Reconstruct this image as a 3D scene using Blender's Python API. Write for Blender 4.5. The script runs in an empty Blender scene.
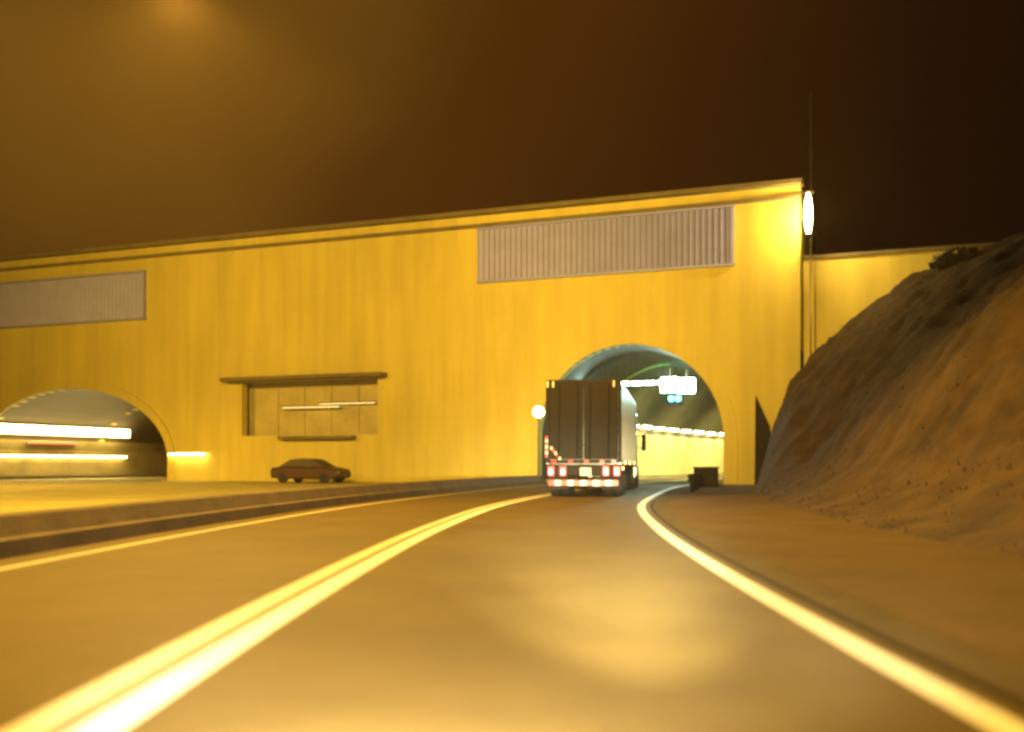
import bpy, bmesh, math, random
from mathutils import Vector, Matrix, noise
random.seed(7)
sc = bpy.context.scene
COL = sc.collection
PI = math.pi
R = math.radians
ORD = ['first', 'second', 'third', 'fourth', 'fifth', 'sixth', 'seventh', 'eighth', 'ninth', 'tenth', 'eleventh', 'twelfth']

# ------------------------------------------------------------------ materials
def mat(name, base, rough=.7, metal=0., var=.0, scale=3., bump=0., bscale=30., emit=None, estr=0., spec=.5, stretch=(1, 1, 1), dark=None, coat=0.):
    m = bpy.data.materials.new(name); m.use_nodes = True
    nt = m.node_tree; b = nt.nodes['Principled BSDF']
    b.inputs['Base Color'].default_value = (*base, 1)
    b.inputs['Roughness'].default_value = rough
    b.inputs['Metallic'].default_value = metal
    b.inputs['Specular IOR Level'].default_value = spec
    b.inputs['Coat Weight'].default_value = coat
    tc = nt.nodes.new('ShaderNodeTexCoord')
    mp = nt.nodes.new('ShaderNodeMapping'); mp.inputs['Scale'].default_value = stretch
    nt.links.new(tc.outputs['Object'], mp.inputs['Vector'])
    if var > 0:
        n = nt.nodes.new('ShaderNodeTexNoise'); n.inputs['Scale'].default_value = scale
        n.inputs['Detail'].default_value = 8; n.inputs['Roughness'].default_value = .65
        nt.links.new(mp.outputs[0], n.inputs['Vector'])
        r = nt.nodes.new('ShaderNodeValToRGB')
        r.color_ramp.elements[0].position = .32; r.color_ramp.elements[1].position = .7
        d = dark or tuple(c * (1 - var) for c in base)
        r.color_ramp.elements[0].color = (*d, 1)
        r.color_ramp.elements[1].color = (*base, 1)
        nt.links.new(n.outputs['Fac'], r.inputs['Fac'])
        nt.links.new(r.outputs['Color'], b.inputs['Base Color'])
    if bump > 0:
        n2 = nt.nodes.new('ShaderNodeTexNoise'); n2.inputs['Scale'].default_value = bscale
        n2.inputs['Detail'].default_value = 6
        nt.links.new(tc.outputs['Object'], n2.inputs['Vector'])
        bp = nt.nodes.new('ShaderNodeBump'); bp.inputs['Strength'].default_value = bump
        bp.inputs['Distance'].default_value = .05
        nt.links.new(n2.outputs['Fac'], bp.inputs['Height'])
        nt.links.new(bp.outputs[0], b.inputs['Normal'])
    if emit:
        b.inputs['Emission Color'].default_value = (*emit, 1)
        b.inputs['Emission Strength'].default_value = estr
    return m

def wall_material():
    m = mat('cream_render', (.6, .53, .12), .75, var=.18, scale=.35, bump=.25, bscale=9, stretch=(1, 1, .45))
    nt = m.node_tree; b = nt.nodes['Principled BSDF']
    tc = next(n for n in nt.nodes if n.type == 'TEX_COORD')
    # rain streaks running down the render
    mp = nt.nodes.new('ShaderNodeMapping'); mp.inputs['Scale'].default_value = (1.3, 1.3, .09)
    nt.links.new(tc.outputs['Object'], mp.inputs['Vector'])
    n = nt.nodes.new('ShaderNodeTexNoise'); n.inputs['Scale'].default_value = 1.0; n.inputs['Detail'].default_value = 5
    nt.links.new(mp.outputs[0], n.inputs['Vector'])
    r = nt.nodes.new('ShaderNodeMapRange'); r.inputs['From Min'].default_value = .4; r.inputs['From Max'].default_value = .75
    r.inputs['To Min'].default_value = 0; r.inputs['To Max'].default_value = .32
    nt.links.new(n.outputs['Fac'], r.inputs['Value'])
    mx = nt.nodes.new('ShaderNodeMix'); mx.data_type = 'RGBA'
    src = b.inputs['Base Color'].links[0].from_socket
    nt.links.new(r.outputs[0], mx.inputs['Factor'])
    nt.links.new(src, mx.inputs['A']); mx.inputs['B'].default_value = (.27, .22, .05, 1)
    # fine joints between wall panels
    sx = nt.nodes.new('ShaderNodeSeparateXYZ'); nt.links.new(tc.outputs['Object'], sx.inputs[0])
    prev = mx.outputs['Result']
    for ax, per in ((0, 4.6), (2, 3.9)):
        a = nt.nodes.new('ShaderNodeMath'); a.operation = 'PINGPONG'; a.inputs[1].default_value = per / 2
        nt.links.new(sx.outputs[ax], a.inputs[0])
        l = nt.nodes.new('ShaderNodeMath'); l.operation = 'LESS_THAN'; l.inputs[1].default_value = .018
        nt.links.new(a.outputs[0], l.inputs[0])
        f = nt.nodes.new('ShaderNodeMath'); f.operation = 'MULTIPLY'; f.inputs[1].default_value = .12
        nt.links.new(l.outputs[0], f.inputs[0])
        k = nt.nodes.new('ShaderNodeMix'); k.data_type = 'RGBA'
        nt.links.new(f.outputs[0], k.inputs['Factor']); nt.links.new(prev, k.inputs['A'])
        k.inputs['B'].default_value = (.16, .13, .07, 1); prev = k.outputs['Result']
    nt.links.new(prev, b.inputs['Base Color'])
    return m

def asphalt_material(name, base, rough):
    m = mat(name, base, rough, var=.35, scale=.5, bump=.35, bscale=60, spec=.22)
    nt = m.node_tree; b = nt.nodes['Principled BSDF']
    tc = next(n for n in nt.nodes if n.type == 'TEX_COORD')
    n = nt.nodes.new('ShaderNodeTexNoise'); n.inputs['Scale'].default_value = 55; n.inputs['Detail'].default_value = 3
    nt.links.new(tc.outputs['Object'], n.inputs['Vector'])
    mr = nt.nodes.new('ShaderNodeMapRange'); mr.inputs['From Min'].default_value = .3; mr.inputs['From Max'].default_value = .7
    mr.inputs['To Min'].default_value = .65; mr.inputs['To Max'].default_value = 1.35
    nt.links.new(n.outputs['Fac'], mr.inputs['Value'])
    mx = nt.nodes.new('ShaderNodeMix'); mx.data_type = 'RGBA'; mx.blend_type = 'MULTIPLY'; mx.inputs['Factor'].default_value = 1
    src = b.inputs['Base Color'].links[0].from_socket
    nt.links.new(src, mx.inputs['A']); nt.links.new(mr.outputs[0], mx.inputs['B'])
    nt.links.new(mx.outputs['Result'], b.inputs['Base Color'])
    return m

M = {}
M['wall'] = wall_material()
M['coping'] = mat('coping_concrete', (.17, .145, .08), .8, var=.4, scale=.8, bump=.2)
M['concrete'] = mat('weathered_concrete', (.3, .28, .2), .8, var=.35, scale=.7, bump=.3, bscale=12)
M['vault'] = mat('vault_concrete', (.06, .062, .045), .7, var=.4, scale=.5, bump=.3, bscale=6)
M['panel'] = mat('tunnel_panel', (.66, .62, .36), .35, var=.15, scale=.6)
M['vault_left'] = mat('brown_vault', (.045, .03, .011), .8, var=.4, scale=.5)
M['panel_left'] = mat('brown_panel', (.3, .24, .1), .5, var=.4, scale=.6)  # darker brown base for the left bore panels
M['warm_old'] = mat('warm_tube', (.95, .9, .8), .3, emit=(1, .74, .24), estr=45)
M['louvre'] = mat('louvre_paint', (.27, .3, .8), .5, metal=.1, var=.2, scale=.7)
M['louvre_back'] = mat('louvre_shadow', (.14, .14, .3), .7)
M['asphalt'] = asphalt_material('asphalt', (.105, .074, .02), .7)
M['asphalt_pale'] = asphalt_material('pale_asphalt', (.42, .38, .13), .7)
M['shoulder'] = asphalt_material('gravel_shoulder', (.12, .082, .03), .97)
M['gutter'] = mat('gutter_concrete', (.115, .095, .06), .95, spec=.05, var=.3, scale=1.2, bump=.3)
M['seam'] = mat('tar_seam', (.03, .024, .015), .9, spec=.1, var=.2)
M['white'] = mat('white_road_paint', (.85, .86, .86), .55, var=.22, scale=5, bump=.2)
M['yellow'] = mat('yellow_road_paint', (.68, .64, .5), .55, var=.3, scale=5, bump=.2)
M['barrier'] = mat('barrier_concrete', (.12, .085, .05), .85, var=.45, scale=1.2, bump=.4, bscale=14)
M['soil'] = mat('dry_soil', (.085, .05, .014), .95, var=.7, scale=.8, bump=1.0, bscale=3.2, dark=(.02, .010, .004))
M['soil_far'] = mat('far_soil', (.04, .025, .014), .95, var=.6, scale=.2, bump=.6, bscale=2)
M['grass'] = mat('dry_grass', (.09, .05, .016), .8, var=.5, scale=.6)
M['leaf'] = mat('dark_leaf', (.03, .03, .014), .7, var=.4, scale=2)
M['bark'] = mat('bark', (.06, .045, .03), .9, var=.4, scale=5)
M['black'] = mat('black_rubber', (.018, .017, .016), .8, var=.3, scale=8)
M['dark'] = mat('dark_steel', (.02, .018, .016), .65, spec=.2, var=.3, scale=5)
M['trailer'] = mat('trailer_door_paint', (.016, .013, .010), .6, var=.35, scale=1.2, bump=.1, bscale=8, spec=.2)
M['trailer_side'] = mat('trailer_side_panel', (.6, .62, .56), .4, var=.25, scale=.9)
M['steel'] = mat('galvanised_steel', (.4, .4, .38), .35, metal=.8, var=.25, scale=6)
M['cab'] = mat('cab_paint', (.07, .09, .085), .3, var=.15, coat=.3)
M['car_glass'] = mat('car_window', (.012, .01, .008), .45, spec=.3)
M['car'] = mat('car_paint', (.045, .016, .008), .5, var=.2, coat=.1)
M['glass'] = mat('dark_glass', (.012, .012, .012), .08, spec=.8)
M['red_tape'] = mat('red_reflective_tape', (.75, .06, .06), .35, emit=(1, .03, .03), estr=.0)
M['white_tape'] = mat('white_reflective_tape', (.85, .85, .8), .3)
M['red_lit'] = mat('red_lamp', (.5, .02, .02), .3, emit=(1, .07, .05), estr=5)
M['red_core'] = mat('red_lamp_core', (.8, .3, .3), .3, emit=(1, .5, .42), estr=9)
M['red_lens'] = mat('red_lens', (.35, .012, .012), .25, emit=(1, .03, .02), estr=.35)
M['amber_lit'] = mat('amber_marker', (.8, .4, .1), .3, emit=(1, .45, .12), estr=6)
M['plate'] = mat('number_plate', (.6, .55, .4), .5, emit=(1, .75, .4), estr=.35)
M['cool'] = mat('cool_tube', (.9, .95, .95), .3, emit=(.68, 1, .86), estr=50)
M['cool_big'] = mat('cool_flood', (.9, .95, .95), .3, emit=(.62, 1, .9), estr=75)
M['warm'] = mat('warm_tube', (.95, .9, .8), .3, emit=(1, .8, .34), estr=110)
M['warm_dim'] = mat('dim_tube', (.95, .9, .7), .3, emit=(1, .74, .25), estr=2.5)
M['bay'] = mat('bay_panel', (.5, .45, .2), .8, var=.35, scale=.6)
M['sodium'] = mat('sodium_lantern', (1, .8, .4), .3, emit=(1, .74, .3), estr=40)
M['redtube'] = mat('red_tube', (.8, .1, .08), .3, emit=(1, .2, .1), estr=1.6)
M['teal'] = mat('teal_signal', (.1, .7, .6), .3, emit=(.05, .85, .75), estr=7)
M['housing'] = mat('lamp_housing', (.2, .2, .18), .5, metal=.3, var=.2)

# ------------------------------------------------------------------ mesh builder
class MB:
    def __init__(s): s.bm = bmesh.new(); s.mats = []
    def mi(s, m):
        if m is None: return 0
        if m not in s.mats: s.mats.append(m)
        return s.mats.index(m)
    def box(s, c, d, m=None, rz=0, bev=0., rot=None):
        bm2 = bmesh.new(); bmesh.ops.create_cube(bm2, size=1)
        bmesh.ops.scale(bm2, vec=d, verts=bm2.verts)
        if bev > 0: bmesh.ops.bevel(bm2, geom=bm2.edges[:], offset=bev, segments=2, affect='EDGES', profile=.5)
        mt = Matrix.Translation(c) @ (rot.to_4x4() if rot else Matrix.Rotation(rz, 4, 'Z'))
        s._merge(bm2, mt, m)
        return s
    def _merge(s, bm2, mt, m):
        k = s.mi(m); mp = {}
        for v in bm2.verts: mp[v] = s.bm.verts.new(mt @ v.co)
        for f in bm2.faces:
            try:
                g = s.bm.faces.new([mp[v] for v in f.verts]); g.material_index = k; g.smooth = f.smooth
            except ValueError: pass
        bm2.free()
    def cyl(s, a, b, r, m=None, r2=None, seg=14, smooth=True):
        a = Vector(a); b = Vector(b); d = b - a
        bm2 = bmesh.new()
        bmesh.ops.create_cone(bm2, cap_ends=True, segments=seg, radius1=r, radius2=r if r2 is None else r2, depth=d.length)
        for f in bm2.faces: f.smooth = smooth and len(f.verts) == 4
        mt = Matrix.Translation((a + b) / 2) @ d.to_track_quat('Z', 'Y').to_matrix().to_4x4()
        s._merge(bm2, mt, m); return s
    def sphere(s, c, r, m=None, seg=18, sz=1.):
        bm2 = bmesh.new(); bmesh.ops.create_uvsphere(bm2, u_segments=seg, v_segments=seg // 2, radius=r)
        for f in bm2.faces: f.smooth = True
        s._merge(bm2, Matrix.Translation(c) @ Matrix.Diagonal((1, 1, sz, 1)), m); return s
    def face(s, pts, m=None, smooth=False):
        f = s.bm.faces.new([s.bm.verts.new(p) for p in pts]); f.material_index = s.mi(m); f.smooth = smooth; return s
    def prism(s, pts, off, m=None):
        """closed outline (list of 3D points) pushed along off"""
        off = Vector(off); k = s.mi(m)
        a = [s.bm.verts.new(p) for p in pts]; b = [s.bm.verts.new(Vector(p) + off) for p in pts]
        n = len(pts)
        fs = [s.bm.faces.new(a[::-1]), s.bm.faces.new(b)]
        for i in range(n): fs.append(s.bm.faces.new((a[i], a[(i + 1) % n], b[(i + 1) % n], b[i])))
        for f in fs: f.material_index = k
        return s
    def sweep(s, rows, m=None, closed=True, smooth=False, caps=True):
        k = s.mi(m); vr = [[s.bm.verts.new(p) for p in r] for r in rows]; n = len(rows[0])
        for i in range(len(vr) - 1):
            for j in range(n if closed else n - 1):
                f = s.bm.faces.new((vr[i][j], vr[i][(j + 1) % n], vr[i + 1][(j + 1) % n], vr[i + 1][j]))
                f.material_index = k; f.smooth = smooth
        if closed and caps:
            for r in (vr[0], vr[-1]):
                f = s.bm.faces.new(r); f.material_index = k
        return s
    def build(s, name, m=None, parent=None, recalc=True):
        if m is not None and not s.mats: s.mats = [m]
        if recalc: bmesh.ops.recalc_face_normals(s.bm, faces=s.bm.faces[:])
        me = bpy.data.meshes.new(name); s.bm.to_mesh(me); s.bm.free()
        for x in s.mats: me.materials.append(x)
        o = bpy.data.objects.new(name, me); COL.objects.link(o)
        if parent: o.parent = parent
        return o

def tag(o, label=None, cat=None, group=None, kind=None):
    if label: o['label'] = label
    if cat: o['category'] = cat
    if group: o['group'] = group
    if kind: o['kind'] = kind
    return o
def empty(name, loc=(0, 0, 0), rz=0, label=None, cat=None, group=None):
    o = bpy.data.objects.new(name, None); COL.objects.link(o)
    o.location = loc; o.rotation_euler = (0, 0, rz); o.empty_display_size = .3
    return tag(o, label, cat, group)
def copy_tree(o, parent=None):
    c = o.copy(); COL.objects.link(c)
    if parent: c.parent = parent
    for ch in list(o.children): copy_tree(ch, c)
    return c
def struct(o): o['kind'] = 'structure'; return o

# ------------------------------------------------------------------ road centre line (double line): X, slope as a function of Y
KN = [(-60, -1.68, 0), (4, -1.68, 0), (12, -1.5, .042), (17, -1.22, .075), (27, -.2, .15), (34, 1.05, .2), (56, 6.49, .34)]
def cl(y):
    if y <= KN[0][0]: return KN[0][1], 0
    if y >= 56:
        t = y - 56; return 6.49 + .34 * t + .0031 * t * t, .34 + .0062 * t
    for (y0, x0, m0), (y1, x1, m1) in zip(KN, KN[1:]):
        if y0 <= y <= y1:
            h = y1 - y0; t = (y - y0) / h
            x = (2*t**3 - 3*t*t + 1) * x0 + (t**3 - 2*t*t + t) * h * m0 + (-2*t**3 + 3*t*t) * x1 + (t**3 - t*t) * h * m1
            d = ((6*t*t - 6*t) * x0 + (3*t*t - 4*t + 1) * h * m0 + (-6*t*t + 6*t) * x1 + (3*t*t - 2*t) * h * m1) / h
            return x, d
def rp(y, d, z=0.):
    x, m = cl(y); L = math.hypot(1, m)
    return Vector((x + d / L, y - d * m / L, z))
def yrange(a, b, st):
    n = max(1, int(round((b - a) / st))); return [a + (b - a) * i / n for i in range(n + 1)]
def strip(name, d0, d1, z, m, y0=-30, y1=125, st=1.0, n=1):
    mb = MB(); mb.sweep([[rp(y, d0 + (d1 - d0) * i / n, z) for i in range(n + 1)] for y in yrange(y0, y1, st)], m, closed=False)
    o = mb.build(name, recalc=False); 
    for f in o.data.polygons: pass
    return o

# ------------------------------------------------------------------ the setting
gb = MB(); gb.face([(-900, -300, -.03), (900, -300, -.03), (900, 1500, -.03), (-900, 1500, -.03)], M['soil_far'])
struct(gb.build('ground', recalc=False))
struct(strip('road', -4.35, 4.33, 0, M['asphalt']))
struct(strip('gravel_shoulder', 4.28, 8.2, .004 - .012, M['shoulder'], y1=55.0))
struct(strip('concrete_gutter', 3.97, 4.34, .006, M['gutter'], y1=55))
struct(strip('tar_seam', 3.9, 3.968, .005, M['seam'], y1=55))
struct(strip('edge_line', 3.58, 3.77, .004, M['white'], st=.6))
cl_ = strip('centre_line', -.34, -.16, .004, M['yellow'], st=.6); struct(cl_)
struct(strip('centre_line', -.08, .13, .004, M['white'], st=.6))
struct(strip('verge_line', -3.68, -3.56, .004, M['yellow'], st=.6))

# portal frame: origin under the crown of the near bore, x along the wall, y into the hill
PX, PY, PA = 6.49, 55.98, R(-20.9)
ux = Vector((math.cos(PA), math.sin(PA), 0)); nx = Vector((-math.sin(PA), math.cos(PA), 0))
def W(u, v, z=0.): return Vector((PX, PY, 0)) + ux * u + nx * v + Vector((0, 0, z))
HW, SP = 5.3, 2.5            # near bore: half width, springing height (semicircle above)
LU, LHW, LSP, LRISE = -40.3, 8.6, 1.4, 5.0   # far-left bore
def arch_right(n=32, k=0.):
    pts = [(HW + k, 0)] + [((HW + k) * math.cos(PI * i / n), SP + (HW + k) * math.sin(PI * i / n)) for i in range(n + 1)] + [(-HW - k, 0)]
    return pts
def arch_left(n=32, k=0.):
    return [(LHW + k, 0)] + [((LHW + k) * math.cos(PI * i / n), LSP + (LRISE + k) * math.sin(PI * i / n)) for i in range(n + 1)] + [(-LHW - k, 0)]

# pale apron left of the barrier, and the other carriageway running into the left bore
ab = MB(); ap = [rp(y, -4.95, -.012) for y in yrange(-20, 55.5, 2)] + [W(-5.9, -.02, -.012), W(-75, -.02, -.012), Vector((-70, -20, -.012))]
ab.face(ap, M['asphalt_pale']); struct(ab.build('paved_apron', recalc=False))
cb = MB(); cb.face([W(LU - 6.6, -75, -.006), W(LU + 6.6, -75, -.006), W(LU + 6.6, 48, -.006), W(LU - 6.6, 48, -.006)], M['asphalt_pale'])
struct(cb.build('far_carriageway', recalc=False))

# hillside at the right of the road
PA_ = [(0, 0), (.7, 3.0), (1.5, 5.2), (3, 6.9), (4.6, 8.2), (6.4, 9.3), (8.5, 10.4), (15, 12.2), (30, 13), (70, 13)]
PB_ = [(0, 0), (.9, .25), (2, .9), (3.2, 2.6), (5, 4.8), (8, 7.5), (11, 9.5), (15, 11.2), (30, 13), (70, 14)]
def interp(P, d):
    if d <= P[0][0]: return P[0][1]
    for (a, h0), (b, h1) in zip(P, P[1:]):
        if d <= b: return h0 + (h1 - h0) * (d - a) / (b - a)
    return P[-1][1]
FOOT = 7.35
def hill(y, d):
    e = d - FOOT
    if e <= 0: return -.02
    w = min(1, max(0, (y - 36) / 17)); w = w * w * (3 - 2 * w)
    h = interp(PA_, e) * w + interp(PB_, e) * (1 - w)
    p = rp(y, d, 0)
    a = min(1, h / 2.5)
    h += a * (.6 * noise.fractal(Vector((p.x * .16, p.y * .16, 1.3)), .9, 2.1, 5) + .32 * noise.fractal(Vector((p.x * .55, p.y * .55, h * .6)), .7, 2., 6))
    return max(h, -.02)
hb = MB()
ds = [6.6, 7.0, 7.2] + [FOOT + .12 * i for i in range(24)] + [FOOT + 2.88 + .25 * i for i in range(1, 40)] + [FOOT + 13 + 1.5 * i for i in range(40)]
hb.sweep([[rp(y, d, hill(y, d)) for d in ds] for y in yrange(-25, 55.6, .35)], M['soil'], closed=False, smooth=True)
struct(hb.build('hillside', recalc=False))

# mound the tunnels run through (behind the portal building)
mb = MB(); us = yrange(-95, 75, 5); vs = yrange(12.2, 150, 6)
def mz(u, v):
    k = min(1, max(0, (u + 95) / 25)) 
    h = 13.2 * (k * k * (3 - 2 * k)) + .8 * noise.noise(Vector((u * .06, v * .06, 0)))
    q = min(1, max(0, (u - 12) / 20)); h = h - .2 * q * 3
    return max(.0, min(h, 13.9))
mb.sweep([[W(u, v, mz(u, v)) for u in us] for v in vs], M['soil_far'], closed=False, smooth=True)
struct(mb.build('hill', recalc=False))

# dry grass tufts on the bank: one countless mass
tb = MB(); k = tb.mi(M['grass'])
for i in range(2600):
    y = random.uniform(6, 54.6); e = random.random() ** 1.3 * 13 + .1
    d = FOOT + e; z = hill(y, d); p = rp(y, d, z)
    if noise.noise(Vector((p.x * .35, p.y * .35, 4.))) < -.12: continue
    for j in range(4):
        a = random.uniform(0, 2 * PI); h = random.uniform(.04, .12); w = random.uniform(.012, .03)
        q = p + Vector((random.gauss(0, .12), random.gauss(0, .12), -.06))
        t = q + Vector((math.cos(a) * h * .5 - .1 * h, math.sin(a) * h * .5, h))
        s_ = Vector((-math.sin(a), math.cos(a), 0)) * w
        f = tb.bm.faces.new([tb.bm.verts.new(q - s_), tb.bm.verts.new(q + s_), tb.bm.verts.new(t)]); f.material_index = k
tag(tb.build('dry_grass', recalc=False), 'dry brown grass tufts growing over the dark bank', 'grass', kind='stuff')

# shrub on the crest of the bank
def shrub(name, loc, r, h, label):
    root = empty(name, loc, 0, label, 'shrub')
    st = MB()
    for i in range(6):
        a = i * 1.05; st.cyl((0, 0, -.3), (math.cos(a) * r * .5, math.sin(a) * r * .5, h * .7), .06, r2=.02, seg=6)
    st.build('stem', M['bark'], root)
    lf = MB()
    for i in range(1500):
        v = Vector((random.gauss(0, 1), random.gauss(0, 1), random.gauss(0, 1))).normalized()
        c = Vector((v.x * r, v.y * r, h * .55 + v.z * h * .5)) * random.uniform(.55, 1.0)
        c *= 1 + .35 * noise.noise(c * 1.4)
        a = Vector((random.gauss(0, 1), random.gauss(0, 1), random.gauss(0, 1))).normalized() * .13
        b = v.cross(a).normalized() * .07
        lf.face([c - a, c + b, c + a, c - b])
    lf.build('foliage', M['leaf'], root, recalc=False)
py = 47.5; 
def onhill(y, d): return rp(y, d, hill(y, d))
shrub('shrub', onhill(49.8, 16.2) - Vector((0, 0, .75)), 1.1, 1.2, 'dark rounded shrub on the crest of the bank near the low wing roof')

# ------------------------------------------------------------------ portal building
portal = empty('tunnel_portal', (PX, PY, 0), PA, 'long cream rendered portal building with two arched bores and grey louvres', 'tunnel portal')
TOP, UL, UR = 15.8, -62, 9.3
RX0, RX1, RZ0, RZ1 = -25.8, -15.8, 2.95, 6.45
def front(v, thick, holes=True, right=UR, name='wall'):
    bm = bmesh.new()
    out = [(UL, 0)] + [(LU - x, z) for x, z in arch_left()] + [(-x, z) for x, z in arch_right()] + [(right, 0), (right, TOP), (UL, TOP)]
    def loop(pts):
        vs = [bm.verts.new((x, v, z)) for x, z in pts]
        return [bm.edges.new((vs[i], vs[(i + 1) % len(vs)])) for i in range(len(vs))]
    e = loop(out)
    if holes: e += loop([(RX0, RZ0), (RX1, RZ0), (RX1, RZ1), (RX0, RZ1)])
    bmesh.ops.triangle_fill(bm, use_beauty=True, edges=e, normal=(0, -1, 0))
    r = bmesh.ops.extrude_face_region(bm, geom=bm.faces[:])
    bmesh.ops.translate(bm, vec=(0, thick, 0), verts=[g for g in r['geom'] if isinstance(g, bmesh.types.BMVert)])
    m = MB(); m.bm.free(); m.bm = bm
    return m.build(name, M['wall'], portal)
front(0, .6); front(11.4, .6, False, name='rear_wall')
b = MB(); b.box((UL + .3, 6, TOP / 2), (.6, 10.79, TOP)); b.build('side_wall', M['wall'], portal)
b = MB(); b.box((UR - .3, 6, 7.9 + 3.6), (.6, 10.79, TOP - 7.2)); b.build('side_wall', M['wall'], portal)
b = MB(); b.box(((UL + UR) / 2, 6, TOP - .5), (UR - UL - 1.25, 10.79, .4)); b.build('roof', M['coping'], portal)
b = MB(); b.box(((UL + UR) / 2, -.04, TOP + .13), (UR - UL + .3, .95, .26), bev=.03); b.build('coping', M['coping'], portal)
b = MB(); b.box(((UL + UR) / 2, -.09, TOP - .6), (UR - UL + .12, .174, .22), bev=.03); b.build('string_course', M['coping'], portal)
# lower wing at the right, set back
WT = 12.15
b = MB(); b.box(((UR + 24) / 2 + .01, 1.6 + .3, WT / 2), (24 - UR, .6, WT)); b.build('shade_wedge', M['wall'], portal)
b = MB(); b.box(((UR + 24) / 2, 6.6, WT - .3), (24 - UR - .05, 8.7, .3)); b.build('wing_roof', M['coping'], portal)
b = MB(); b.box(((UR + 24) / 2 + .02, 1.85, WT + .1), (24 - UR, .85, .2), bev=.02); b.build('wing_coping', M['coping'], portal)
# louvres
def louvre(u0, u1, z0, z1, n):
    b = MB(); d = .22
    for z in (z0, z1): b.box(((u0 + u1) / 2, -d / 2 - .002, z), (u1 - u0 + .24, d, .12))
    for u in (u0, u1): b.box((u, -d / 2 - .002, (z0 + z1) / 2), (.12, d - .01, z1 - z0 - .13))
    fr = b.build('louvre', M['louvre'], portal)
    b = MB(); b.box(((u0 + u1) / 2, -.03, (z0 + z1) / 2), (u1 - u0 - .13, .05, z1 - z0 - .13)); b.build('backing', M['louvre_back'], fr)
    b = MB(); st = (u1 - u0) / n
    for i in range(n):
        b.box((u0 + (i + .5) * st, -.13, (z0 + z1) / 2), (st * .72, .03, z1 - z0 - .14), rz=R(24))
    b.build('slats', M['louvre'], fr)
louvre(-9.0, 5.8, 11.85, 15.0, 44); louvre(-52, -33.6, 11.0, 14.2, 54)
# arch rings
def ring(prof_in, prof_out, u0, name):
    b = MB()
    rows = [[(u0 + xi, -.13, zi), (u0 + xo, -.13, zo), (u0 + xo, -.002, zo), (u0 + xi, -.002, zi)] for (xi, zi), (xo, zo) in zip(prof_in, prof_out)]
    b.sweep(rows, closed=True); return b.build(name, M['concrete'] if 0 else M['wall'], portal)
ring(arch_right(k=.02), arch_right(k=.75), 0, 'arch_ring'); ring(arch_left(k=.02), arch_left(k=.6), LU, 'arch_ring')
# recessed bay between the bores
b = MB(); uc = (RX0 + RX1) / 2
b.box((uc, 1.25, (RZ0 + RZ1) / 2), (RX1 - RX0 + .6, .1, RZ1 - RZ0 + .6))
rec = b.build('recess', M['bay'], portal)
b = MB()
for i in range(6):
    b = MB(); b.box((RX0 + (RX1 - RX0) * i / 5, 1.15, (RZ0 + RZ1) / 2), (.08, .09, RZ1 - RZ0)); b.build('mullion', M['bay'], rec)
b = MB(); b.box((uc - .2, -.45, RZ1 + .14), (RX1 - RX0 + 1.8, .9, .24), bev=.03); b.build('canopy', M['coping'], portal)
b = MB(); b.box((-20., -.3, RZ0 - .16), (5.4, .6, .2), bev=.02); b.build('ledge', M['coping'], portal)

# ------------------------------------------------------------------ tunnel bores
bore = empty('tunnel_bore', (0, 0, 0), 0, 'curving arched bore with cream wall panels, truck about to enter it', 'tunnel')
bore.location = (PX, PY, 0)
def ring_pts(y, prof, first=False):
    x, m = cl(y)
    if first: X = ux
    else:
        w = min(1, (y - 56) / 14.); a = math.atan(m) * w + (-PA) * (1 - w); X = Vector((math.cos(a), -math.sin(a), 0))
    c = Vector((x, y, 0)) if not first else Vector((PX, PY, 0)) + nx * .02
    return [c + X * p[0] + Vector((0, 0, p[1])) - Vector((PX, PY, 0)) for p in prof]
ys = yrange(56, 125, 1.5)
inner = arch_right(28, 0.); outer = arch_right(28, .45)[::-1]
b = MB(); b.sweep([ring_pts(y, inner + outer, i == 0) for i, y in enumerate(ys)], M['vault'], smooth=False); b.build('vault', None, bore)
def aw(z): return HW if z <= SP else math.sqrt(HW * HW - (z - SP) ** 2)
for s_ in (-1, 1):
    zz = [.25, 1, 1.8, 2.5, 3.0, 3.5]
    prof = [(s_ * (aw(z) - .1), z) for z in zz] + [(s_ * (aw(z) - .01), z) for z in zz[::-1]]
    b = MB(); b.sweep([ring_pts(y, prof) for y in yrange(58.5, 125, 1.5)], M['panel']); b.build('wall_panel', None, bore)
    prof = [(s_ * 4.3, .0), (s_ * 4.3, .22), (s_ * (HW - .02), .22), (s_ * (HW - .02), .0)]
    b = MB(); b.sweep([ring_pts(y, prof) for y in yrange(57.2, 125, 1.5)], M['concrete']); b.build('walkway', None, bore)
lbore = empty('tunnel_bore', W(LU, 0), PA, 'wide low arched bore at the far left with lamps along its wall', 'tunnel')
b = MB(); pin = arch_left(28, 0.); pout = arch_left(28, .4)[::-1]
b.sweep([[(p[0], v, p[1]) for p in pin + pout] for v in yrange(.02, 50, 4)], M['vault_left']); b.build('vault', None, lbore)
for s_ in (-1, 1):
    def law(z): return LHW if z <= LSP else LHW * math.sqrt(max(0, 1 - ((z - LSP) / LRISE) ** 2))
    zz = [.25, 1.4, 2.2, 3.0]
    prof = [(s_ * (law(z) - .1), z) for z in zz] + [(s_ * (law(z) - .01), z) for z in zz[::-1]]
    b = MB(); b.sweep([[(p[0], v, p[1]) for p in prof] for v in yrange(1.0, 50, 5)], M['panel_left']); b.build('wall_panel', None, lbore)
    prof = [(s_ * 7.4, 0), (s_ * 7.4, .22), (s_ * (LHW - .02), .22), (s_ * (LHW - .02), 0)]
    b = MB(); b.sweep([[(p[0], v, p[1]) for p in prof] for v in yrange(.8, 50, 5)], M['concrete']); b.build('walkway', None, lbore)

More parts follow.
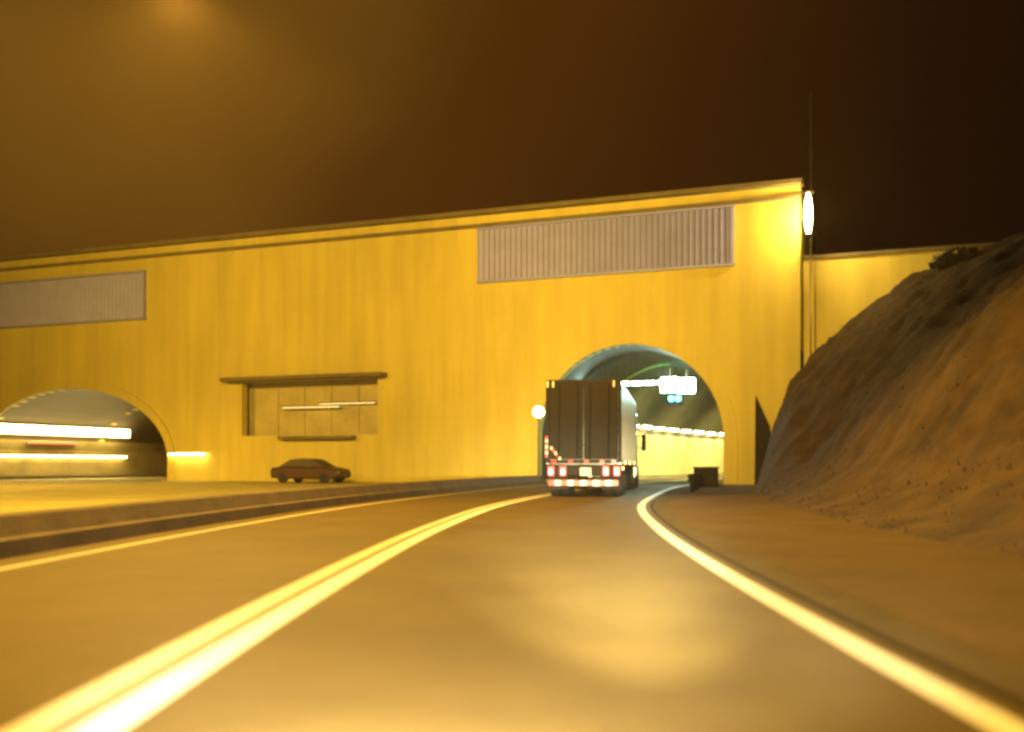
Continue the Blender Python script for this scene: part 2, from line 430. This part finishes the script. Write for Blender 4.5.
# ------------------------------------------------------------------ lamps of the tunnels (each a thing)
def tube_lamp(name, L, w, m, label, cat, group, loc, rz, hang=0., th=.075):
    r = empty(name, loc, rz, label, cat, group)
    b = MB(); b.box((0, 0, th / 2 + .053), (L + .12, w + .1, .1), bev=.015)
    if hang > 0:
        for s_ in (-.35, .35): b.cyl((s_ * L, 0, .14), (s_ * L, 0, .14 + hang), .008, seg=6)
    b.build('housing', M['housing'], r)
    b = MB(); b.box((0, 0, 0), (L, w, th), bev=min(.03, th * .4, w * .4)); b.build('tube', m, r)
    return r
# cross row just inside the near bore, above the truck
G1 = 'cool white ceiling lamps in a cross row inside the near bore'
for i in range(7):
    u = -3.6 + i * .78; z = 5.95
    lab = f'{ORD[i]} short cool white lamp from the left in the ceiling row above the truck'
    hang = SP + math.sqrt(max(.1, HW**2 - u*u)) - z - .1
    tube_lamp('ceiling_lamp', .6, .14, M['cool'], lab, 'lamp', G1, W(u, 4, z), PA, hang, th=.17)
for i, (u, z) in enumerate(((1.4, 5.8), (2.4, 5.72))):
    r = empty('floodlight', W(u + .1, 4., z), PA, ('larger cool white floodlight just right of the lamp row above the truck' if i == 0 else 'outermost cool white floodlight at the right end of the lamp row in the bore'), 'floodlight', 'big floodlights in the near bore')
    b = MB(); b.box((0, .14, .0), (1.04, .2, .9), bev=.09); b.box((0, .1, .55), (.06, .06, .9)); b.build('housing', M['housing'], r)
    b = MB(); b.box((0, -.03, 0), (1.0, .16, .86), bev=.07); b.build('lens', M['cool_big'], r)
# row high on the outer wall of the bend
G2 = 'warm white tube lamps along the outer tunnel wall'
for i in range(11):
    y = 71 + i * 3.1; x, m = cl(y); a = math.atan(m)
    p = rp(y, -(aw(4.) - .28), 4.05)
    tube_lamp('wall_lamp', 2.1, .16, M['warm'], f'{ORD[i]} warm tube lamp from the portal high on the outer tunnel wall', 'lamp', G2, p, PI / 2 - a)
# lane signal, teal
r = empty('lane_signal', W(1.75, 4.35, 5.0), PA, 'teal glowing lane signal hanging below the lamp row right of the truck', 'signal')
b = MB(); b.box((0, .1, 0), (.95, .18, .8), bev=.03); b.cyl((0, .1, .4), (0, .1, 1.9), .03); b.build('housing', M['dark'], r)
for s_ in (-.2, .2):
    b = MB(); b.cyl((s_, -.01, 0), (s_, -.06, 0), .17); b.build('lens', M['teal'], r)
# left bore
G3 = 'bright tube lamps along the upper wall of the left bore'; G4 = 'lower tube lamps along the wall of the left bore'
for i in range(8):
    v = .9 + i * 1.75
    tube_lamp('wall_lamp', 1.6, .3, M['warm_old'], f'{ORD[i]} wide bright tube lamp from the mouth in the upper row of the left bore', 'lamp', G3, W(LU - law(3.75) + .3, v, 3.75), PA + PI / 2, th=.62)
for i in range(7):
    v = 1.2 + i * 2.1
    tube_lamp('wall_lamp', 1.9, .2, M['warm_old'], f'{ORD[i]} slim white tube lamp from the mouth in the lower row of the left bore', 'lamp', G4, W(LU - law(1.8) + .3, v, 1.75), PA + PI / 2)
tube_lamp('marker_lamp', 5.0, .1, M['redtube'], 'long thin red marker lamp between the two lamp rows of the left bore', 'lamp', None, W(LU - law(2.8) + .3, 6.4, 2.75), PA + PI / 2)
tube_lamp('wall_lamp', 2.9, .14, M['warm_old'], 'single white tube lamp on the wall beside the left bore mouth', 'lamp', None, W(-30.0 , -.25, 1.78), PA)
# slim lamps in the recessed bay
tube_lamp('bay_lamp', 4.2, .03, M['warm_dim'], 'left thin dim tube lamp across the recessed bay', 'lamp', 'thin tube lamps in the recessed bay', W(-20.9, .45, 4.75), PA, th=.035)
tube_lamp('bay_lamp', 4.0, .03, M['warm_dim'], 'right thin dim tube lamp across the recessed bay, set slightly higher', 'lamp', 'thin tube lamps in the recessed bay', W(-18.4, .7, 4.95), PA, th=.035)

# mast lantern at the roof step
ml = empty('mast_lamp', W(9.75, -.55, 0), PA, 'thin tall mast with a glowing upright lantern where the roof steps down', 'lamp')
b = MB(); b.cyl((.1, .35, 0), (.1, .35, 20.5), .06, r2=.035, seg=10); b.build('mast', M['steel'], ml)
b = MB(); b.sphere((0, 0, 14.12), .2, sz=5.4); b.build('lantern', M['sodium'], ml)
b = MB(); b.cyl((0, 0, 15.2), (0, 0, 15.35), .3, r2=.12); b.build('cap', M['dark'], ml)
b = MB(); b.cyl((0, 0, 12.9), (0, 0, 13.05), .12, r2=.26); b.build('base_cap', M['dark'], ml)
for z in (12.95, 15.27):
    b = MB(); b.box((.06, .2, z), (.06, .34, .06)); b.build('bracket', M['dark'], ml)
# short lamp post at the barrier end
pl = empty('lamp_post', (1.45, 54.6, 0), PA, 'short lamp post with a bright globe just left of the truck', 'lamp')
b = MB(); b.cyl((0, 0, 0), (0, 0, 3.6), .06, r2=.045); b.cyl((0, 0, 3.55), (0, 0, 3.68), .13); b.build('post', M['housing'], pl)
b = MB(); b.sphere((0, 0, 3.96), .3, sz=.95); b.build('globe', M['sodium'], pl)

# ------------------------------------------------------------------ barriers, shade wedge, box
bb = MB(); prof = [(-4.2, 0), (-4.23, .2), (-4.32, .22), (-4.42, .46), (-4.47, .48), (-4.68, .48), (-4.95, 0)]
bb.sweep([[rp(y, d, z) for d, z in prof] for y in yrange(-25, 54.2, 1)], M['barrier'])
tag(bb.build('median_barrier'), 'long low dark concrete barrier with stepped foot along the left road edge', 'barrier')
gr = empty('guard_rail', rp(44, 4.75), 0, 'short dark guard rail beside the white edge line before the bore', 'guard rail')
o_ = gr.location.copy()
b = MB(); prof = [(4.72, .38), (4.66, .46), (4.72, .54), (4.66, .62), (4.72, .70), (4.75, .70), (4.75, .38)]
b.sweep([[rp(y, d, z) - o_ for d, z in prof] for y in yrange(40, 49.3, .5)], M['dark']); b.build('rail', None, gr)
for y in yrange(40.4, 49, 2.15):
    b = MB(); b.cyl(rp(y, 4.83, 0) - o_, rp(y, 4.83, .68) - o_, .07, seg=8); b.build('post', M['dark'], gr)
ca = empty('roadside_cabinet', rp(50.3, 4.95), -math.atan(cl(50)[1]), 'squat dark cabinet on the shoulder at the right jamb of the bore', 'cabinet')
b = MB(); b.box((0, 0, .5), (1.15, .7, .84), bev=.03); b.box((0, 0, .04), (1.25, .8, .08)); b.build('body', M['dark'], ca)
b = MB(); b.box((0, 0, .95), (1.25, .8, .06), bev=.01); b.build('lid', M['barrier'], ca)
for s_ in (-.28, .28):
    b = MB(); b.box((s_, -.362, .5), (.5, .02, .7)); b.build('door', M['dark'], ca)
# dark wedge standing in for the shaded gap between portal and bank
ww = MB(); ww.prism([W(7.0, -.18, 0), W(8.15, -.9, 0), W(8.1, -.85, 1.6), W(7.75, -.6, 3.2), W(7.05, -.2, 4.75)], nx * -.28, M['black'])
tag(ww.build('shade_wedge'), 'black wedge standing in for the shaded gap between the portal and the bank', 'wall')

# ------------------------------------------------------------------ truck
TH = R(9.3)
tr = empty('box_truck', (2.36, 33.0, 0), -TH, 'dark articulated lorry seen from behind with red and white bumper stripes', 'lorry')
Lr = 12.0
b = MB(); b.box((0, Lr / 2 + .1, 2.5), (2.46, Lr, 2.66), M['trailer_side'], bev=.03)
for i in range(20):
    for s_ in (-1, 1): b.box((s_ * 1.236, .5 + i * .6, 2.5), (.018, .05, 2.5), M['trailer_side'])
b.box((0, Lr / 2 + .1, 1.14), (2.5, Lr, .1), M['steel']); b.build('trailer_box', None, tr)
b = MB()
b.box((-1.2, .03, 2.5), (.1, .14, 2.74), M['dark']); b.box((1.2, .03, 2.5), (.1, .14, 2.74), M['dark'])
b.box((0, .03, 3.82), (2.3, .14, .12), M['dark']); b.box((0, .03, 1.17), (2.3, .14, .14), M['dark'])
rf = b.build('rear_frame', None, tr)
for s_ in (-1, 1):
    b = MB(); b.box((s_ * .575, .0, 2.5), (1.13, .06, 2.5), M['trailer'], bev=.012)
    for i in range(5): b.box((s_ * .575, -.032, 1.5 + i * .5), (1.05, .012, .03), M['trailer'])
    dr = b.build('door', None, tr)
    for x in (.2, .82):
        b = MB(); b.cyl((s_ * x, -.07, 1.28), (s_ * x, -.07, 3.72), .018, seg=8)
        for z in (1.35, 2.0, 2.9, 3.65): b.box((s_ * x, -.055, z), (.08, .05, .05))
        b.box((s_ * (x - .1), -.09, 1.72), (.22, .02, .04)); b.build('lock_rod', M['dark'], dr)
    for z in (1.45, 2.15, 2.85, 3.55):
        b = MB(); b.box((s_ * 1.12, -.035, z), (.2, .03, .07)); b.build('hinge', M['dark'], dr)
# upper corner glints of the door frame, put in as white blocks
for x in (-1.19, -1.0, 1.0):
    b = MB(); b.box((x, -.055, 3.73), (.05, .03, .2), M['white_tape']); b.build('corner_glint', None, tr)
# light beam with lamps
b = MB(); b.box((0, .05, .9), (2.4, .12, .36), M['dark'], bev=.02); beam = b.build('light_beam', None, tr)
for x in (-1.08, -.68, .74, 1.1):
    b = MB(); b.box((x, -.03, .86), (.2, .05, .3), M['red_lit'], bev=.02)
    tl = b.build('tail_lamp', None, tr)
    b = MB(); b.box((x, -.06, .83), (.1, .03, .16), M['red_core'], bev=.01); b.build('bulb', None, tl)
for x in (-.98, -.42, .1, .62, 1.0):
    b = MB(); b.box((x, -.055, 1.17), (.15, .04, .1), M['red_lens']); b.build('reflector', None, tr)
b = MB(); b.box((.07, -.03, .84), (.36, .03, .26), M['plate'], bev=.01); b.build('number_plate', None, tr)
b = MB()
for i in range(7): b.box((-1.22, -.05, 1.36 + i * .1), (.08, .03, .098), M['white_tape'] if i % 2 else M['red_tape'])
b.build('corner_tape', None, tr)
b = MB()
for i in range(5): b.box((-1.06 + i * .07, -.06, 1.62 - i * .085), (.06, .02, .1), M['white_tape'] if i % 2 == 0 else M['red_tape'])
b.build('corner_tape', None, tr)
b = MB(); n = 11
for i in range(n):
    b.box((-1.15 + 2.3 * (i + .5) / n, -.08, .47), (2.3 / n - .002, .09, .17), M['red_tape'] if i % 2 == 0 else M['white_tape'])
bp = b.build('bumper', None, tr)
for s_ in (-.6, .6):
    b = MB(); b.box((s_, .03, .66), (.1, .1, .4)); b.build('bracket', M['dark'], bp)
b = MB()
for s_ in (-.5, .5): b.box((s_, 6.0, .92), (.16, 11.6, .3))
for y in (.6, 2, 4, 7, 9, 11): b.box((0, y, .98), (1.9, .12, .16))
b.build('chassis', M['dark'], tr)
def wheel(x, y, r=.5, w=.28, parent=tr):
    b = MB(); b.cyl((x - w / 2, y, r), (x + w / 2, y, r), r, seg=28)
    for s_ in (-1, 1): b.cyl((x + s_ * w / 2, y, r), (x + s_ * (w / 2 + .02), y, r), r * .96, r2=r * .8, seg=28)
    t = b.build('wheel', M['black'], parent)
    b = MB()
    for s_ in (-1, 1): b.cyl((x + s_ * (w / 2 - .04), y, r), (x + s_ * (w / 2 + .03), y, r), r * .55, r2=r * .45, seg=20)
    b.build('rim', M['steel'], t)
for y in (1.3, 2.65):
    for s_ in (-1, 1):
        wheel(s_ * 1.06, y); wheel(s_ * .72, y)
for s_ in (-1, 1):
    b = MB(); b.box((s_ * .88, .55, .55), (.66, .03, .62)); b.build('mud_flap', M['black'], tr)
for y, z in ((.35, .95), (1.9, 1.14), (5.5, 1.14), (9.5, 1.14)):
    b = MB(); b.box((1.275, y, z), (.05, .16, .1), M['amber_lit']); b.build('side_marker', None, tr)
b = MB()
for i in range(18): b.box((1.262, .6 + i * .64, 1.22), (.01, .3, .06), M['red_tape'] if i % 2 else M['white_tape'])
b.build('side_tape', None, tr)
for s_ in (-.9, .9):
    b = MB(); b.box((s_, 8.6, .65), (.14, .14, .9)); b.box((s_, 8.6, .2), (.3, .3, .05)); b.build('landing_leg', M['dark'], tr)
# tractor, swung slightly to the right
tc_ = bpy.data.objects.new('tractor', None); COL.objects.link(tc_); tc_.parent = tr; tc_.location = (-.05, 10.6, 0); tc_.rotation_euler = (0, 0, R(-1.5))
b = MB(); b.box((0, 2.6, 2.2), (2.42, 1.9, 2.5), M['cab'], bev=.1); b.prism([(-1.15, 1.7, 3.45), (-1.15, 3.4, 3.45), (-1.1, 2.1, 3.85), (-1.1, 1.7, 3.85)], (2.25, 0, 0), M['cab'])
b.box((0, 4.0, 1.45), (2.1, 1.4, 1.1), M['cab'], bev=.12); b.box((0, 2, .75), (1.0, 6, .3), M['dark']); b.build('cab', None, tc_)
b = MB(); b.box((0, 3.57, 2.75), (2.1, .04, .8), M['glass']); b.build('windscreen', None, tc_)
for s_ in (-1, 1):
    b = MB(); b.box((s_ * 1.5, 3.3, 2.1), (.2, .1, .75), M['dark'], bev=.03)
    for z in (1.85, 2.4): b.cyl((s_ * 1.2, 3.3, z), (s_ * 1.5, 3.3, z), .022, M['dark'], seg=6)
    b.build('mirror', None, tc_)
    b = MB(); b.cyl((s_ * 1.05, 1.45, 1.0), (s_ * 1.05, 1.45, 3.7), .08, M['steel']); b.build('exhaust', None, tc_)
    b = MB(); b.cyl((s_ * .95, 1.9, .75), (s_ * .95, 3.1, .75), .32, M['steel']); b.build('fuel_tank', None, tc_)
    for y in (-.3, .95): wheel(s_ * 1.02, y, parent=tc_)
    wheel(s_ * 1.05, 4.0, parent=tc_)
    b = MB(); b.box((s_ * 1.02, .3, 1.12), (.5, 2.6, .05), M['black']); b.build('mudguard', None, tc_)

# ------------------------------------------------------------------ dark car by the wall
car = empty('parked_car', W(-18.3, -3.6, -.012), PA, 'dark saloon car standing side-on at the foot of the wall under the bay', 'car')
def car_body():
    b = MB(); rows = []
    st = [(-2.3, .45, .75, .78), (-2.2, .3, .92, .86), (-1.4, .25, .98, .9), (-.2, .25, .98, .9), (1.0, .25, .98, .9), (1.5, .25, .95, .88), (2.15, .3, .82, .82), (2.3, .42, .68, .72)]
    for x, z0, z1, w in st:
        rows.append([(x, -w, z0 + .1), (x, -w * .9, z0), (x, w * .9, z0), (x, w, z0 + .1), (x, w, z1 - .12), (x, w * .88, z1), (x, -w * .88, z1), (x, -w, z1 - .12)])
    b.sweep(rows, M['car'], smooth=False)
    b2 = []
    for x, z1, w in ((-1.75, .97, .78), (-1.0, 1.4, .66), (-.2, 1.47, .66), (.45, 1.4, .65), (1.25, .97, .78)):
        b2.append([(x, -.8, .96), (x, .8, .96), (x, w, z1), (x, -w, z1)])
    b.sweep(b2, M['car']); return b
car_body().build('body', None, car)
for s_ in (-1, 1):
    b = MB(); b.prism([(-1.35, s_ * .80, 1.0), (.95, s_ * .80, 1.0), (.42, s_ * .70, 1.36), (-.95, s_ * .70, 1.36)], (0, s_ * .03, 0), M['car_glass']); b.build('window', None, car)
    for x in (-1.4, 1.4):
        b = MB(); b.cyl((x, s_ * .72, .32), (x, s_ * .9, .32), .32, M['black'], seg=24); t = b.build('wheel', None, car)
        b = MB(); b.cyl((x, s_ * .88, .32), (x, s_ * .915, .32), .2, M['dark'], seg=16); b.build('rim', None, t)
    b = MB(); b.box((-2.28, s_ * .6, .68), (.06, .26, .12), M['red_lens']); b.build('tail_lamp', None, car)
    b = MB(); b.box((2.24, s_ * .58, .62), (.08, .28, .12), M['white_tape']); b.build('headlight', None, car)

# ------------------------------------------------------------------ lights
SOD = (1.0, .555, .075)
def spot(name, loc, aim, power, size, blend=.8, col=SOD, rad=.25):
    l = bpy.data.lights.new(name, 'SPOT'); l.energy = power; l.color = col; l.spot_size = R(size); l.spot_blend = blend; l.shadow_soft_size = rad
    o = bpy.data.objects.new(name, l); COL.objects.link(o); o.location = loc
    o.rotation_euler = (Vector(aim) - Vector(loc)).to_track_quat('-Z', 'Y').to_euler(); return o
def point(name, loc, power, col=SOD, rad=.2):
    l = bpy.data.lights.new(name, 'POINT'); l.energy = power; l.color = col; l.shadow_soft_size = rad
    o = bpy.data.objects.new(name, l); COL.objects.link(o); o.location = loc; return o
# sodium floodlights on tall masts outside the frame
spot('flood_lamp', (-13, 12, 14), W(-14, 0, 11), 92000, 62, 1)
spot('flood_lamp', (-5, 6, 13), W(2.5, 0, 11), 92000, 42, 1)
spot('flood_lamp', (-40, 26, 15), W(-36, 0, 8), 38000, 75, 1)
# street lamps over the road; last two added to brighten apron and bank
def street(x, y, z, p, size=150): spot('street_lamp_and_fill', (x, y, z), (x + .2, y + .5, 0), p, size, .5)
street(-7.5, 3, 11, 13000); street(-8, 24, 12.5, 25000); street(5, -16, 11, 6000); street(-29, 47, 11, 15000); street(2.5, 19, 15, 9500, 150)
# own headlights
hb_ = spot('headlight_beam', (.62, 1.7, .66), (.88, 13, 0), 30000, 19, 1, (1, .87, .45), .07)
hc_ = spot('headlight_beam', (.66, 1.7, .68), (1.25, 18, 0), 62000, 13, 1, (1, .87, .45), .07); hc_.scale = (1.5, 1, 1); hb_.scale = (1.4, 1, 1)
spot('headlight_beam', (-.62, 1.7, .66), (.3, 10, 0), 7000, 84, 1, (1, .85, .58), .07)
# mercury lamps under the vault of the near bore
spot('tunnel_lamp_and_fill', W(2.2, 4.6, 5.2), W(4.2, 13, 4.8), 14000, 110, .8, (.12, 1, .78), .25)
spot('tunnel_lamp_and_fill', W(2.7, 3.4, 5.6), (4.7, 41, 3.3), 7000, 22, .9, (.45, 1, .82), .25)  # added narrow spot to brighten the truck's right side
# unseen lights added to brighten the outer tunnel wall
for y_ in (72, 82, 92, 103):
    spot('tunnel_lamp_and_fill', rp(y_, 2.4, 5.2), rp(y_ + 1.5, -5.2, .9), 8000, 115, 1, (1, .76, .22), .3)
# the mast lantern
point('mast_lamp_light', W(9.75, -1.1, 14), 1500, (1, .66, .2), .2)
# faint moonlight
sl = bpy.data.lights.new('moon', 'SUN'); sl.energy = .002; sl.angle = R(.5); sl.color = (1, .9, .75)
so = bpy.data.objects.new('moon', sl); COL.objects.link(so); so.rotation_euler = (R(50), 0, R(-40))

# ------------------------------------------------------------------ night sky, windscreen reflection added as amber glow
w = bpy.data.worlds.new('World'); sc.world = w; w.use_nodes = True
nt = w.node_tree; bg = nt.nodes['Background']; bg.inputs['Strength'].default_value = 1
sky = nt.nodes.new('ShaderNodeTexSky'); sky.sky_type = 'NISHITA'; sky.sun_disc = False
sky.sun_elevation = R(40); sky.sun_rotation = R(-40)
sk = nt.nodes.new('ShaderNodeVectorMath'); sk.operation = 'SCALE'; sk.inputs['Scale'].default_value = .00004
nt.links.new(sky.outputs[0], sk.inputs[0])
tc = nt.nodes.new('ShaderNodeTexCoord')
dirn = Vector((-.42, 1, .56)).normalized()
dt = nt.nodes.new('ShaderNodeVectorMath'); dt.operation = 'DOT_PRODUCT'; dt.inputs[1].default_value = dirn
nt.links.new(tc.outputs['Generated'], dt.inputs[0])
nz = nt.nodes.new('ShaderNodeTexNoise'); nz.inputs['Scale'].default_value = 3.2; nz.inputs['Detail'].default_value = 4
nt.links.new(tc.outputs['Generated'], nz.inputs['Vector'])
ad = nt.nodes.new('ShaderNodeMath'); ad.operation = 'MULTIPLY_ADD'; ad.inputs[1].default_value = .07; 
nt.links.new(nz.outputs['Fac'], ad.inputs[0]); nt.links.new(dt.outputs['Value'], ad.inputs[2])
cr = nt.nodes.new('ShaderNodeValToRGB'); e = cr.color_ramp.elements
mr = nt.nodes.new('ShaderNodeMapRange'); mr.inputs['From Min'].default_value = .6; mr.inputs['From Max'].default_value = 1.04
nt.links.new(ad.outputs[0], mr.inputs['Value']); nt.links.new(mr.outputs[0], cr.inputs['Fac'])
e[0].position = 0; e[0].color = (.003, .0008, .0004, 1)
e[1].position = 1; e[1].color = (.15, .068, .006, 1)
for p, c in ((.4, (.008, .002, .0007)), (.68, (.030, .0075, .0009)), (.86, (.055, .016, .0012))):
    x = e.new(p); x.color = (*c, 1)
av = nt.nodes.new('ShaderNodeVectorMath'); av.operation = 'ADD'
nt.links.new(cr.outputs['Color'], av.inputs[0]); nt.links.new(sk.outputs[0], av.inputs[1])
nt.links.new(av.outputs[0], bg.inputs['Color'])

# ------------------------------------------------------------------ haze added for glow around the lamps
hz = MB(); hz.box((-15, 120, 12.5), (330, 330, 27.1)); m_ = bpy.data.materials.new('air'); m_.use_nodes = True
n_ = m_.node_tree; n_.nodes.remove(n_.nodes['Principled BSDF']); pv = n_.nodes.new('ShaderNodeVolumePrincipled')
pv.inputs['Color'].default_value = (.95, .74, .5, 1); pv.inputs['Density'].default_value = .00045; pv.inputs['Anisotropy'].default_value = .35
n_.links.new(pv.outputs[0], n_.nodes['Material Output'].inputs['Volume'])
tag(hz.build('haze', m_), 'thin haze added for glow around the lamps', 'haze', kind='stuff')

# ------------------------------------------------------------------ camera and render settings
cd = bpy.data.cameras.new('camera'); co = bpy.data.objects.new('camera', cd); COL.objects.link(co)
co.location = (0, 0, 1.06); co.rotation_euler = (R(90), 0, 0)
cd.sensor_width = 36; cd.lens = 36 * 1000 / 1024; cd.shift_y = 99 / 1024
cd.clip_start = .05; cd.clip_end = 3000
cd.dof.use_dof = True; cd.dof.focus_distance = 36; cd.dof.aperture_fstop = .45
sc.camera = co
sc.view_settings.view_transform = 'Standard'; sc.view_settings.look = 'None'
sc.view_settings.exposure = 0; sc.view_settings.gamma = 1; sc.view_settings.use_curve_mapping = False
sc.cycles.use_denoising = True
sc.cycles.filter_width = 3.0
sc.cycles.sample_clamp_indirect = 4
